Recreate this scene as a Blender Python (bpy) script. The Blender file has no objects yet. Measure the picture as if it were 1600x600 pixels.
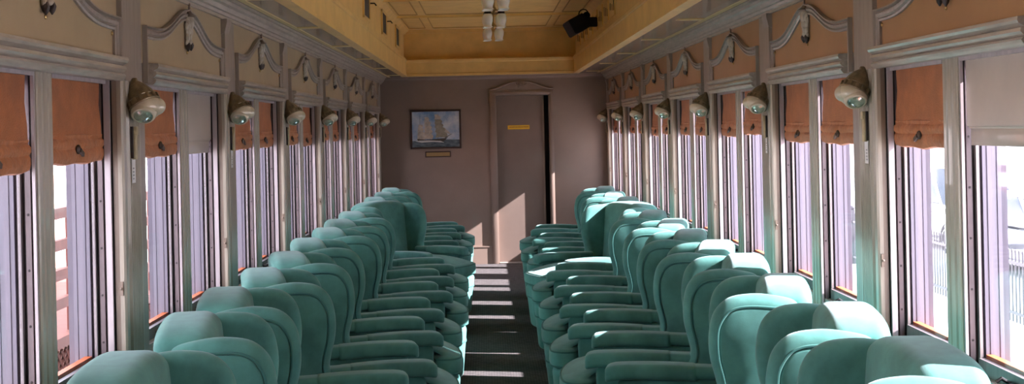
import bpy, bmesh, math, random
from mathutils import Vector, Matrix
random.seed(7)
C = bpy.context.scene.collection
PI = math.pi
ORD = ['first', 'second', 'third', 'fourth', 'fifth', 'sixth', 'seventh', 'eighth', 'ninth', 'tenth', 'eleventh', 'twelfth', 'thirteenth', 'fourteenth']

# ------------------------------------------------------------------ materials
def mat(name, col, rough=0.5, metal=0.0, var=0.0, vscale=6.0, vcol=None, sheen=0.0, bump=0.0, bscale=60.0, spec=0.5, stretch=None, coat=0.0):
    m = bpy.data.materials.new(name); m.use_nodes = True
    nt = m.node_tree; b = nt.nodes['Principled BSDF']
    b.inputs['Base Color'].default_value = (*col, 1)
    b.inputs['Roughness'].default_value = rough
    b.inputs['Metallic'].default_value = metal
    b.inputs['Specular IOR Level'].default_value = spec
    b.inputs['Coat Weight'].default_value = coat
    if sheen:
        b.inputs['Sheen Weight'].default_value = sheen
        b.inputs['Sheen Roughness'].default_value = 0.45
        b.inputs['Sheen Tint'].default_value = (min(1, col[0]+.6), min(1, col[1]+.55), min(1, col[2]+.6), 1)
    tc = nt.nodes.new('ShaderNodeTexCoord')
    src = tc.outputs['Object']
    if stretch:
        mp = nt.nodes.new('ShaderNodeMapping'); mp.inputs['Scale'].default_value = stretch
        nt.links.new(src, mp.inputs['Vector']); src = mp.outputs['Vector']
    if var or vcol:
        n = nt.nodes.new('ShaderNodeTexNoise'); n.inputs['Scale'].default_value = vscale
        n.inputs['Detail'].default_value = 5; n.inputs['Roughness'].default_value = .6
        nt.links.new(src, n.inputs['Vector'])
        r = nt.nodes.new('ShaderNodeValToRGB'); r.color_ramp.elements[0].position = .35; r.color_ramp.elements[1].position = .68
        c2 = vcol or tuple(min(1, c*(1+var)) for c in col)
        c1 = col if vcol else tuple(c*(1-var) for c in col)
        r.color_ramp.elements[0].color = (*c1, 1); r.color_ramp.elements[1].color = (*c2, 1)
        nt.links.new(n.outputs['Fac'], r.inputs['Fac']); nt.links.new(r.outputs['Color'], b.inputs['Base Color'])
    if bump:
        n2 = nt.nodes.new('ShaderNodeTexNoise'); n2.inputs['Scale'].default_value = bscale; n2.inputs['Detail'].default_value = 3
        nt.links.new(src, n2.inputs['Vector'])
        bp = nt.nodes.new('ShaderNodeBump'); bp.inputs['Strength'].default_value = bump; bp.inputs['Distance'].default_value = .01
        nt.links.new(n2.outputs['Fac'], bp.inputs['Height']); nt.links.new(bp.outputs['Normal'], b.inputs['Normal'])
    return m

M = {}
M['velvet'] = mat('teal_velvet', (.085, .25, .22), .85, var=.28, vscale=5, sheen=.35, bump=.06, bscale=300, spec=.15)
M['velvet_pipe'] = mat('teal_piping', (.05, .165, .145), .8, sheen=.2, spec=.15)
M['dark_metal'] = mat('dark_iron', (.03, .028, .028), .45, .8)
M['paint'] = mat('mauve_grey_paint', (.27, .225, .19), .36, var=.14, vscale=9, stretch=(6, 6, .6), coat=.15)
M['pilaster'] = mat('pilaster_paint', (.35, .305, .24), .32, var=.16, vscale=9, stretch=(8, 8, .5), coat=.2)
M['bead'] = mat('lilac_bead_paint', (.37, .32, .33), .3, var=.12, vscale=8, stretch=(6, 6, .5), coat=.2)
M['track'] = mat('dark_mauve_track', (.13, .095, .10), .45, var=.2, vscale=10, stretch=(5, 5, .6))
M['brownpost'] = mat('brown_worn_paint', (.21, .155, .115), .4, var=.2, vscale=10, stretch=(5, 5, .5))
M['groove'] = mat('groove_shade', (.028, .021, .02), .6)  # near-black colour puts the shade of the deep jamb gaps into the surface
M['sash'] = mat('aged_sash_paint', (.16, .135, .14), .45, var=.15, vscale=9, stretch=(6, 6, .5))
M['lavender'] = mat('lavender_casing_paint', (.115, .104, .135), .45, var=.1, vscale=10, stretch=(10, 10, .4))
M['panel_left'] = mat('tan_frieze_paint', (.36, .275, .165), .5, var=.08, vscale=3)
M['panel_right'] = mat('amber_frieze_tone', (.32, .175, .075), .5, var=.08, vscale=3)  # darker, oranger tone on the right frieze than on the left
M['mauve_wall'] = mat('mauve_wall_paint', (.24, .178, .143), .38, var=.07, vscale=2.5, coat=.25)
M['door'] = mat('glossy_door_paint', (.20, .15, .125), .22, var=.06, vscale=2.5, coat=.7)
M['rail'] = mat('worn_rail_paint', (.37, .32, .27), .3, var=.2, vscale=14, stretch=(3, .5, 3), coat=.3)
M['yellow'] = mat('yellow_ceiling_paint', (.72, .485, .165), .38, var=.1, vscale=5, coat=.15)
M['yellow_dark'] = mat('ochre_line_paint', (.33, .20, .055), .5)
M['yellow_pale'] = mat('pale_yellow_strip', (.66, .52, .21), .35, coat=.2)
M['soffit'] = mat('mottled_soffit', (.16, .12, .085), .2, vcol=(.46, .40, .29), vscale=8, coat=.3)
M['orange_fabric'] = mat('orange_blind_fabric', (.36, .118, .038), .8, var=.18, vscale=12, sheen=.2, bump=.3, bscale=200)
M['orange_hem'] = mat('orange_hem_fabric', (.40, .145, .055), .7, var=.22, vscale=20, sheen=.2, bump=.4, bscale=60)
M['pale_blind'] = mat('pale_vinyl_blind', (.46, .39, .34), .3, var=.06, vscale=6, coat=.2)
M['leather'] = mat('dark_leather', (.05, .025, .015), .5)
M['bronze'] = mat('olive_bronze', (.22, .165, .095), .4, .35, var=.3, vscale=30)
M['cream'] = mat('cream_enamel', (.50, .44, .33), .3, var=.1, vscale=20, coat=.4)
M['cream2'] = mat('cream_raceway', (.46, .37, .22), .5, var=.2, vscale=25)
M['chrome'] = mat('lamp_reflector', (.75, .78, .76), .12, 1.0)
M['brass'] = mat('brass_screw', (.35, .24, .10), .35, .9)
M['screw'] = mat('dark_screw', (.03, .02, .02), .5)
M['orange_sill'] = mat('orange_outer_sill', (.50, .12, .035), .6, var=.2, vscale=20)
M['yellow_wedge'] = mat('yellow_wedge', (.75, .45, .05), .6)
M['grooved'] = mat('grey_sill', (.33, .29, .26), .5, var=.2, vscale=10)
M['wood_frame'] = mat('dark_wood_frame', (.045, .022, .015), .4)
M['plaque'] = mat('brass_plaque', (.30, .20, .08), .5, .3)
M['sea'] = mat('painted_sea', (.03, .055, .075), .5, vcol=(.14, .19, .22), vscale=14, stretch=(1, 1, 3))
M['sky'] = mat('painted_sky', (.13, .28, .52), .5, vcol=(.66, .70, .72), vscale=5)
M['sail'] = mat('painted_sail', (.62, .57, .50), .5, vcol=(.34, .31, .27), vscale=18)
M['sail_dark'] = mat('painted_sail_shaded', (.20, .20, .15), .5, vcol=(.34, .33, .26), vscale=16)
M['hull'] = mat('painted_hull', (.05, .045, .04), .5)
M['foam'] = mat('painted_foam', (.6, .62, .62), .5)
M['sign_yellow'] = mat('sign_yellow', (.75, .45, .03), .5)
M['sign_text'] = mat('sign_text_brown', (.30, .12, .02), .5)
M['paper'] = mat('white_paper', (.72, .72, .74), .6)
M['ink'] = mat('grey_ink', (.25, .25, .27), .6)
M['black'] = mat('black_plastic', (.008, .008, .009), .6, spec=.2)
M['dark_glass'] = mat('dark_vent_glass', (.012, .014, .016), .6)
M['black_rubber'] = mat('black_rubber', (.02, .02, .02), .7)
M['milk'] = mat('opal_glass', (.74, .72, .66), .25, coat=.5)
M['milk'].node_tree.nodes['Principled BSDF'].inputs['Subsurface Weight'].default_value = .15
M['white_car'] = mat('white_car_paint', (.75, .77, .80), .25, coat=.6)
M['silver_car'] = mat('silver_car_paint', (.42, .46, .52), .25, .3, coat=.6)
M['car_glass'] = mat('car_window_glass', (.06, .08, .10), .08)
M['iron'] = mat('fence_iron', (.06, .06, .07), .5)
M['concrete'] = mat('bright_concrete', (.66, .64, .62), .8, var=.1, vscale=.8)
M['gravel'] = mat('pale_gravel', (.55, .50, .46), .9, var=.25, vscale=4)
M['redwood'] = mat('red_brown_deck_wood', (.15, .05, .035), .7, var=.2, vscale=6)
M['pinkwall'] = mat('salmon_siding', (.62, .36, .28), .7, var=.06, vscale=2)
M['whitewall'] = mat('white_siding', (.72, .70, .68), .7, var=.05, vscale=2)
M['outer'] = mat('outer_car_paint', (.20, .10, .07), .5)

def carpet():
    m = mat('patterned_carpet', (.09, .083, .08), .95, spec=.1)
    nt = m.node_tree; b = nt.nodes['Principled BSDF']
    tc = nt.nodes.new('ShaderNodeTexCoord')
    ck = nt.nodes.new('ShaderNodeTexBrick'); ck.inputs['Scale'].default_value = 14
    ck.inputs['Color1'].default_value = (.145, .133, .128, 1); ck.inputs['Color2'].default_value = (.085, .078, .076, 1)
    ck.inputs['Mortar'].default_value = (.055, .050, .050, 1); ck.inputs['Mortar Size'].default_value = .05
    nt.links.new(tc.outputs['Object'], ck.inputs['Vector'])
    n = nt.nodes.new('ShaderNodeTexNoise'); n.inputs['Scale'].default_value = 220
    nt.links.new(tc.outputs['Object'], n.inputs['Vector'])
    mx = nt.nodes.new('ShaderNodeMix'); mx.data_type = 'RGBA'; mx.blend_type = 'OVERLAY'; mx.inputs['Factor'].default_value = .45
    nt.links.new(ck.outputs['Color'], mx.inputs['A']); nt.links.new(n.outputs['Fac'], mx.inputs['B'])
    nt.links.new(mx.outputs['Result'], b.inputs['Base Color'])
    bp = nt.nodes.new('ShaderNodeBump'); bp.inputs['Strength'].default_value = .4; bp.inputs['Distance'].default_value = .01
    nt.links.new(n.outputs['Fac'], bp.inputs['Height']); nt.links.new(bp.outputs['Normal'], b.inputs['Normal'])
    return m
M['carpet'] = carpet()

def glass(name, tint, refl=.08):
    m = bpy.data.materials.new(name); m.use_nodes = True
    nt = m.node_tree; nt.nodes.clear()
    o = nt.nodes.new('ShaderNodeOutputMaterial'); t = nt.nodes.new('ShaderNodeBsdfTransparent'); g = nt.nodes.new('ShaderNodeBsdfGlossy')
    t.inputs['Color'].default_value = (*tint, 1); g.inputs['Roughness'].default_value = .03
    mx = nt.nodes.new('ShaderNodeMixShader'); mx.inputs['Fac'].default_value = refl
    nt.links.new(t.outputs[0], mx.inputs[1]); nt.links.new(g.outputs[0], mx.inputs[2]); nt.links.new(mx.outputs[0], o.inputs['Surface'])
    return m
M['pane'] = glass('lavender_tinted_glass', (.90, .885, .95), .06)
M['lens'] = glass('lamp_lens_glass', (.80, .95, .93), .22)

# ------------------------------------------------------------------ mesh helpers
def link(name, me, m, parent=None, smooth=True, autos=None):
    o = bpy.data.objects.new(name, me); C.objects.link(o)
    for mm in (m if isinstance(m, (list, tuple)) else [m]):
        me.materials.append(mm)
    if smooth:
        for p in me.polygons: p.use_smooth = True
        me.set_sharp_from_angle(angle=math.radians(autos or 40))
    if parent: o.parent = parent
    return o

def obj(name, bm, m, parent=None, smooth=True, autos=None):
    bmesh.ops.recalc_face_normals(bm, faces=bm.faces)
    me = bpy.data.meshes.new(name); bm.to_mesh(me); bm.free()
    return link(name, me, m, parent, smooth, autos)

def tag(o, label=None, cat=None, group=None, kind=None):
    if label: o['label'] = label
    if cat: o['category'] = cat
    if group: o['group'] = group
    if kind: o['kind'] = kind
    return o

def empty(name, loc=(0, 0, 0), rz=0):
    o = bpy.data.objects.new(name, None); C.objects.link(o)
    o.location = loc; o.rotation_euler = (0, 0, rz); o.empty_display_size = .1
    return o

def copy_tree(o, parent=None):
    c = o.copy(); C.objects.link(c)
    if parent: c.parent = parent
    for ch in [x for x in KIDS.get(o.as_pointer(), [])]:
        copy_tree(ch, c)
    return c
KIDS = {}
def index_kids():
    KIDS.clear()
    for o in bpy.data.objects:
        if o.parent: KIDS.setdefault(o.parent.as_pointer(), []).append(o)

def box(bm, x0, x1, y0, y1, z0, z1, mi=0, bev=0):
    if x0 > x1: x0, x1 = x1, x0
    if y0 > y1: y0, y1 = y1, y0
    vs = [bm.verts.new(p) for p in ((x0, y0, z0), (x1, y0, z0), (x1, y1, z0), (x0, y1, z0), (x0, y0, z1), (x1, y0, z1), (x1, y1, z1), (x0, y1, z1))]
    fs = []
    for q in ((0, 3, 2, 1), (4, 5, 6, 7), (0, 1, 5, 4), (1, 2, 6, 5), (2, 3, 7, 6), (3, 0, 4, 7)):
        f = bm.faces.new([vs[i] for i in q]); f.material_index = mi; fs.append(f)
    if bev:
        es = list({e for f in fs for e in f.edges})
        bmesh.ops.bevel(bm, geom=es, offset=bev, segments=2, affect='EDGES', profile=.5)

def obox(bm, c, ax, ay, az, hx, hy, hz, bev=0):
    """box with centre c along unit axes"""
    c = Vector(c); ax, ay, az = Vector(ax), Vector(ay), Vector(az)
    vs = [bm.verts.new(c + ax*hx*i + ay*hy*j + az*hz*k) for k in (-1, 1) for j, i in ((-1, -1), (-1, 1), (1, 1), (1, -1))]
    fs = [bm.faces.new([vs[i] for i in q]) for q in ((0, 3, 2, 1), (4, 5, 6, 7), (0, 1, 5, 4), (1, 2, 6, 5), (2, 3, 7, 6), (3, 0, 4, 7))]
    if bev:
        bmesh.ops.bevel(bm, geom=list({e for f in fs for e in f.edges}), offset=bev, segments=2, affect='EDGES')

def prism_y(bm, pts, y0, y1, mi=0):
    """closed (x,z) polygon extruded along y"""
    a = [bm.verts.new((x, y0, z)) for x, z in pts]; b = [bm.verts.new((x, y1, z)) for x, z in pts]
    n = len(pts)
    for i in range(n):
        f = bm.faces.new((a[i], a[(i+1) % n], b[(i+1) % n], b[i])); f.material_index = mi
    for l in (a, b[::-1]):
        f = bm.faces.new(l); f.material_index = mi

def prism_z(bm, pts, z0, z1, mi=0):
    a = [bm.verts.new((x, y, z0)) for x, y in pts]; b = [bm.verts.new((x, y, z1)) for x, y in pts]
    n = len(pts)
    for i in range(n):
        f = bm.faces.new((a[i], a[(i+1) % n], b[(i+1) % n], b[i])); f.material_index = mi
    for l in (a, b[::-1]):
        f = bm.faces.new(l); f.material_index = mi

def catmull(pts, n=6, closed=True):
    out = []; N = len(pts)
    rng = range(N) if closed else range(N-1)
    for i in rng:
        if closed: p0, p1, p2, p3 = pts[i-1], pts[i], pts[(i+1) % N], pts[(i+2) % N]
        else: p0, p1, p2, p3 = pts[max(i-1, 0)], pts[i], pts[i+1], pts[min(i+2, N-1)]
        for k in range(n):
            t = k/n
            out.append(tuple(.5*((2*b)+(-a+c)*t+(2*a-5*b+4*c-d)*t*t+(-a+3*b-3*c+d)*t**3) for a, b, c, d in zip(p0, p1, p2, p3)))
    if not closed: out.append(tuple(pts[-1]))
    return out

def inset_ring(ring, d):
    n = len(ring); out = []
    area = sum(ring[i][0]*ring[(i+1) % n][1]-ring[(i+1) % n][0]*ring[i][1] for i in range(n))
    s = 1 if area > 0 else -1
    for i in range(n):
        a, b, c = ring[i-1], ring[i], ring[(i+1) % n]
        t = Vector((c[0]-a[0], c[1]-a[1]))
        if t.length < 1e-9: t = Vector((1, 0))
        t.normalize()
        out.append((b[0]-t.y*d*s, b[1]+t.x*d*s))
    return out

def puffy(bm, outline, thick, rad, mp, crown=0.0, segs=6):
    """slab from a closed 2D outline with rounded edges; mp(u,v,w) -> 3D; w across the thickness"""
    h = thick/2; rad = min(rad, h)
    rings = []
    for side in (-1, 1):
        lst = []
        for k in range(segs+1):
            a = k/segs*PI/2
            ins = rad*(1-math.cos(a)); w = (h-rad)+rad*math.sin(a)
            lst.append((ins, side*w))
        rings.append(lst)
    seq = rings[0][::-1] + (rings[1] if h-rad > 1e-4 else rings[1][1:])
    vs = []
    for ins, w in seq:
        r = inset_ring(outline, ins)
        vs.append([bm.verts.new(mp(u, v, w)) for u, v in r])
    n = len(outline)
    for a, b in zip(vs[:-1], vs[1:]):
        for i in range(n):
            bm.faces.new((a[i], a[(i+1) % n], b[(i+1) % n], b[i]))
    for l, s in ((vs[0], -1), (vs[-1], 1)):
        if crown:
            us = inset_ring(outline, rad)
            cu = (min(p[0] for p in us)+max(p[0] for p in us))/2; cv = (min(p[1] for p in us)+max(p[1] for p in us))/2
            for f in (.92, .8, .62, .4, .2):
                nl = [bm.verts.new(mp(cu+(u-cu)*f, cv+(v-cv)*f, s*(h+crown*(1-f*f)))) for u, v in us]
                for i in range(n): bm.faces.new((l[i], l[(i+1) % n], nl[(i+1) % n], nl[i]))
                l = nl
            bm.faces.new(l)
        else:
            bm.faces.new(l)

def rrect(x0, x1, y0, y1, r, n=5):
    out = []
    for cx, cy, a0 in ((x1-r, y1-r, 0), (x0+r, y1-r, 90), (x0+r, y0+r, 180), (x1-r, y0+r, 270)):
        for k in range(n):
            a = math.radians(a0+90*k/(n-1)); out.append((cx+r*math.cos(a), cy+r*math.sin(a)))
    return out

def tube(bm, pts, r, n=8, closed=False, caps=True):
    pts = [Vector(p) for p in pts]; N = len(pts); rings = []
    up = Vector((0, 0, 1)); prev = None
    for i, p in enumerate(pts):
        if closed: t = pts[(i+1) % N]-pts[i-1]
        else: t = pts[min(i+1, N-1)]-pts[max(i-1, 0)]
        t.normalize()
        if prev is None:
            q = up if abs(t.z) < .9 else Vector((1, 0, 0))
            nrm = (q - t*q.dot(t)).normalized()
        else:
            nrm = (prev - t*prev.dot(t))
            nrm = nrm.normalized() if nrm.length > 1e-6 else prev
        prev = nrm; bn = t.cross(nrm)
        rr = r[i] if isinstance(r, (list, tuple)) else r
        rings.append([bm.verts.new(p + nrm*rr*math.cos(2*PI*k/n) + bn*rr*math.sin(2*PI*k/n)) for k in range(n)])
    for i in range(N if closed else N-1):
        a, b = rings[i], rings[(i+1) % N]
        for k in range(n):
            bm.faces.new((a[k], a[(k+1) % n], b[(k+1) % n], b[k]))
    if not closed and caps:
        bm.faces.new(rings[0][::-1]); bm.faces.new(rings[-1])

def lathe(bm, prof, origin=(0, 0, 0), axis=(0, 0, 1), n=24, rib=0.0, nrib=12, capa=True, capb=True):
    axis = Vector(axis).normalized(); o = Vector(origin)
    q = Vector((0, 0, 1)) if abs(axis.z) < .9 else Vector((1, 0, 0))
    u = (q-axis*q.dot(axis)).normalized(); v = axis.cross(u)
    rings = []
    for r, h in prof:
        ring = []
        for k in range(n):
            a = 2*PI*k/n; rr = r*(1+rib*math.cos(nrib*a))
            ring.append(bm.verts.new(o+axis*h+u*rr*math.cos(a)+v*rr*math.sin(a)))
        rings.append(ring)
    for a, b in zip(rings[:-1], rings[1:]):
        for k in range(n): bm.faces.new((a[k], a[(k+1) % n], b[(k+1) % n], b[k]))
    if capa: bm.faces.new(rings[0][::-1])
    if capb: bm.faces.new(rings[-1])

def sphere(bm, c, r, sx=1, sy=1, sz=1, seg=12):
    mtx = Matrix.Translation(c) @ Matrix.Diagonal((sx, sy, sz, 1))
    bmesh.ops.create_uvsphere(bm, u_segments=seg, v_segments=max(6, seg*2//3), radius=r, matrix=mtx)

# ------------------------------------------------------------------ car layout
BAY = 1.728
YB, YE = -2.62, 15.25
BASE = {-1: 1.256, 1: 1.454}
P0 = {-1: 4.36, 1: 4.72}
SN = {-1: 'left', 1: 'right'}
CX = .099
ZS, ZH, ZC = .77, 1.81, 2.25         # sill, window head, soffit
def WX(s, w): return s*(BASE[s]+w)    # w grows outwards
def wb(bm, s, w0, w1, y0, y1, z0, z1, mi=0, bev=0): box(bm, WX(s, w0), WX(s, w1), y0, y1, z0, z1, mi, bev)
WT = .165                             # wall thickness

trim_n = [0]
def trim(bm, m, label, smooth=True):
    trim_n[0] += 1
    o = obj('trim_%d' % trim_n[0], bm, m, None, smooth)
    return tag(o, label, 'trim', None, 'structure')

# floor
bm = bmesh.new(); box(bm, WX(-1, WT), WX(1, WT), YB-.1, YE+.1, -.12, 0)
tag(obj('floor', bm, M['carpet'], smooth=False), 'dark grey patterned carpet along the aisle of the carriage', 'floor', None, 'structure')

# side walls
KLO, KHI = -4, 6
def P(s, k): return P0[s]+BAY*k
wins = []
for s in (-1, 1):
    bm = bmesh.new()
    wb(bm, s, 0, WT, YB, YE, 0, ZS-.03)                 # dado
    wb(bm, s, .0, WT, YB, YE, ZH, 2.34)                 # frieze
    y = YB
    for k in range(KLO, KHI+1):
        p = P(s, k)
        a0, a1, b0, b1 = p+.46, p+1.04, p+1.17, p+BAY
        if k == KLO: 
            wb(bm, s, .03, WT-.005, YB, a0, ZS-.03, ZH, 1)
        else:
            wb(bm, s, .045, WT-.005, p, a0 if k < KHI else YE, ZS-.03, ZH, 1)
            wb(bm, s, .0, .019, p+.002, p+.235, ZS-.03, ZH, 3)
            wb(bm, s, .019, .045, p+.008, p+.235, ZS-.03, ZH, 1)
            wb(bm, s, .03, .045, p+.235, a0 if k < KHI else YE, ZS-.03, ZH, 0)
        if k < KHI:
            wb(bm, s, .050, WT-.005, a1, b0, ZS-.03, ZH, 1)
            mw = b0-a1
            prism_z(bm, [(WX(s, w), a1+y) for w, y in ((.05, 0), (.034, 0), (.030, .006), (.030, .030), (.036, .034), (.036, .044), (.030, .048), (.030, mw-.048), (.036, mw-.044), (.036, mw-.034), (.030, mw-.030), (.030, mw-.006), (.034, mw), (.05, mw))], ZS-.03, ZH, 2)
            wins += [(s, k, 0, a0, a1), (s, k, 1, b0, b1)]
    o = obj('wall_'+SN[s], bm, [M['paint'], M['groove'], M['pilaster'], M['brownpost']], None, False)
    tag(o, 'painted metal %s side wall of the carriage around the windows' % SN[s], 'wall', None, 'structure')

# end walls
bm = bmesh.new()
DX0, DX1, DZ = .125, .745, 2.0        # door opening
box(bm, WX(-1, WT), DX0, YE, YE+.12, 0, 3.0); box(bm, DX1, WX(1, WT), YE, YE+.12, 0, 3.0); box(bm, DX0, DX1, YE, YE+.12, DZ, 3.0)
tag(obj('wall_back', bm, M['mauve_wall'], None, False), 'mauve painted end wall with the door and the ship picture', 'wall', None, 'structure')
bm = bmesh.new(); box(bm, WX(-1, WT), WX(1, WT), YB-.1, YB, 0, 3.0)
tag(obj('wall_front', bm, M['mauve_wall'], None, False), 'mauve end wall behind the viewer', 'wall', None, 'structure')

# ceiling: soffits, clerestory, deck
CLL, CLR = -.93, 1.05
ZB = 2.45; ZT = 2.80
bm = bmesh.new()
box(bm, CLL-.1, CLR+.1, YB, YE, ZT, ZT+.06)
o = obj('ceiling', bm, M['yellow'], None, False); tag(o, 'yellow painted panelled upper ceiling', 'ceiling', None, 'structure')
for s, cl in ((-1, CLL), (1, CLR)):
    bm = bmesh.new(); box(bm, cl+s*.03, WX(s, WT), YB, YE, ZC, ZC+.045)
    trim(bm, M['soffit'], 'mottled glossy lower ceiling deck along the %s side' % SN[s], False)
    # fascia beam with lip and bead
    bm = bmesh.new()
    i = -s   # towards the middle
    prof = [(cl+s*.06, ZC-.004), (cl-s*.012, ZC-.004), (cl-s*.012, ZC+.018), (cl, ZC+.024), (cl, ZB-.035), (cl-s*.008, ZB-.03), (cl-s*.012, ZB-.008), (cl-s*.004, ZB), (cl+s*.10, ZB), (cl+s*.10, ZC+.05), (cl+s*.06, ZC+.05)]
    prism_y(bm, prof, YB, YE)
    trim(bm, M['yellow'], 'yellow fascia beam under the %s clerestory' % SN[s])
    bm = bmesh.new()
    box(bm, cl+s*.03, cl+s*.09, YB, YE, ZB, ZT)
    prism_y(bm, [(cl+s*.03, ZT), (cl-s*.03, ZT), (cl-s*.03, ZT-.012), (cl-s*.01, ZT-.022), (cl+s*.01, ZT-.045), (cl+s*.03, ZT-.05)], YB, YE)
    prism_y(bm, [(cl+s*.03, ZB), (cl+s*.012, ZB), (cl+s*.012, ZB+.02), (cl+s*.03, ZB+.03)], YB, YE)
    # vertical battens between the vents
    ny = 0; y = 10.4-1.78*6
    trim(bm, M['yellow'], 'yellow clerestory side with ventilator panes on the %s' % SN[s])
    # cornice
    bm = bmesh.new()
    q = []
    for w, z in ((0, 2.165), (-.018, 2.165), (-.020, 2.178), (-.030, 2.180), (-.034, 2.192), (-.044, 2.196), (-.052, 2.214), (-.064, 2.222), (-.068, 2.236), (-.082, 2.238), (-.084, ZC), (0, ZC)):
        q.append((WX(s, w), z))
    prism_y(bm, q, YB, YE)
    trim(bm, M['rail'], 'mauve moulded cornice above the %s windows' % SN[s], False)
    # yellow strips on the soffit
    bm = bmesh.new()
    xw = WX(s, -.098)
    ys = [14.75-1.75*j for j in range(0, 9)]
    box(bm, xw, xw-s*.030, YB, YE-.05, ZC-.004, ZC+.001)
    for yy in ys: box(bm, xw-s*.030, xw-s*.19, yy-.045, yy+.045, ZC-.004, ZC+.001)
    trim(bm, M['yellow_pale'], 'pale yellow lining strips on the %s lower ceiling deck' % SN[s], False)
# ceiling mouldings: cross ribs and inset frames
bm = bmesh.new()
for j in range(0, 10):
    yy = 13.3-1.728*j+.0
    box(bm, CLL, CLR, yy-.03, yy+.03, ZT-.012, ZT+.001, 0); box(bm, CLL, CLR, yy-.012, yy+.012, ZT-.02, ZT)
trim(bm, M['yellow'], 'yellow cross ribs of the upper ceiling', False)
bm = bmesh.new()
for j in range(-1, 10):
    y0, y1 = 13.3-1.728*(j+1)+.16, 13.3-1.728*j-.16
    if j == -1: y0, y1 = 13.3+.2, 14.9
    for xa, xb in ((-.60, .72), (-.88, -.68), (.80, 1.0)):
        wd = .010
        for (a, b, c, d) in ((xa, xb, y0, y0+wd), (xa, xb, y1-wd, y1), (xa, xa+wd, y0, y1), (xb-wd, xb, y0, y1)):
            box(bm, a, b, c, d, ZT-.006, ZT+.001)
trim(bm, M['yellow_dark'], 'ochre lining of the upper ceiling panels', False)
# end band
bm = bmesh.new()
prof = [(YE, ZC-.004), (YE-.15, ZC-.004), (YE-.15, ZC+.022), (YE-.135, ZC+.03), (YE-.135, ZB-.05), (YE-.15, ZB-.04), (YE-.155, ZB-.012), (YE-.145, ZB), (YE, ZB)]
a = [bm.verts.new((CLL, y, z)) for y, z in prof]; b = [bm.verts.new((CLR, y, z)) for y, z in prof]
for j in range(len(prof)): bm.faces.new((a[j], a[(j+1) % len(prof)], b[(j+1) % len(prof)], b[j]))
bm.faces.new(a); bm.faces.new(b[::-1])
trim(bm, M['yellow'], 'yellow ledge beam across the far end of the clerestory')
bm = bmesh.new()
box(bm, CLL-.06, CLR+.06, YE-.03, YE, ZB-.02, ZT); box(bm, CLL-.03, CLR+.03, YE-.06, YE-.03, ZT-.04, ZT)
box(bm, CLL+.04, CLL+.05, YE-.034, YE-.03, ZB+.06, ZT-.06); box(bm, CLR-.05, CLR-.04, YE-.034, YE-.03, ZB+.06, ZT-.06)
trim(bm, M['yellow'], 'yellow end panel closing the clerestory above the ledge', False)
bm = bmesh.new()
prism = [(YE, 2.20), (YE-.012, 2.20), (YE-.02, 2.215), (YE-.04, 2.222), (YE-.05, 2.24), (YE-.05, ZC), (YE, ZC)]
a = [bm.verts.new((WX(-1, 0), y, z)) for y, z in prism]; b = [bm.verts.new((WX(1, 0), y, z)) for y, z in prism]
for j in range(len(prism)): bm.faces.new((a[j], a[(j+1) % len(prism)], b[(j+1) % len(prism)], b[j]))
bm.faces.new(a); bm.faces.new(b[::-1])
trim(bm, M['mauve_wall'], 'mauve cornice across the end wall')
# roof shell outside
bm = bmesh.new(); box(bm, WX(-1, WT), WX(1, WT), YB-.1, YE+.12, 2.86, 2.95)
box(bm, WX(-1, WT+.01), WX(-1, WT-.02), YB-.1, YE+.12, 2.30, 2.86); box(bm, WX(1, WT-.02), WX(1, WT+.01), YB-.1, YE+.12, 2.30, 2.86)
tag(obj('roof', bm, M['outer'], None, False), 'outer roof shell of the carriage', 'roof', None, 'structure')

# clerestory vent panes
ventL = [14.0-1.80*j for j in range(0, 8)]
for i, yy in enumerate(ventL[:3]):
    bm = bmesh.new(); box(bm, CLL-.034, CLL-.022, yy-.24, yy+.24, 2.54, 2.73)
    r = obj('vent_pane', bm, M['dark_glass'], None, False)
    tag(r, 'dark ventilator pane in the left clerestory, %s from the end wall' % ORD[i], 'vent', 'ventilator panes in the left clerestory')
    bm = bmesh.new()
    for (a, b, c, d) in ((yy-.27, yy-.235, 2.52, 2.75), (yy+.235, yy+.27, 2.52, 2.75), (yy-.27, yy+.27, 2.515, 2.54), (yy-.27, yy+.27, 2.73, 2.755)):
        box(bm, CLL-.03, CLL-.015, a, b, c, d)
    obj('vent_frame', bm, M['yellow'], r, False)
    if i == 2 or i == 1:
        bm = bmesh.new(); tube(bm, [(CLL-.02, yy+.28, 2.68), (CLL+.02, yy+.28, 2.68), (CLL+.035, yy+.28, 2.66)], .006)
        obj('vent_catch', bm, M['dark_metal'], r)
for i in range(8):
    yy = 14.7-.55*i
    bm = bmesh.new(); box(bm, CLR+.020, CLR+.032, yy-.34, yy+.04, 2.53, 2.72, 0)
    r = obj('ventilator_grille', bm, M['yellow'], None, False)
    for q in range(3):
        bm = bmesh.new(); box(bm, CLR+.016, CLR+.022, yy-.045-.14*q, yy-.03-.14*q, 2.59-.012*q, 2.67-.02*((i+q) % 3), 0)
        obj('slot', bm, M['black'], r, False)
    tag(r, 'small slotted ventilator in the right clerestory, %s from the end wall' % ORD[i], 'vent', 'slotted ventilators in the right clerestory')

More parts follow.
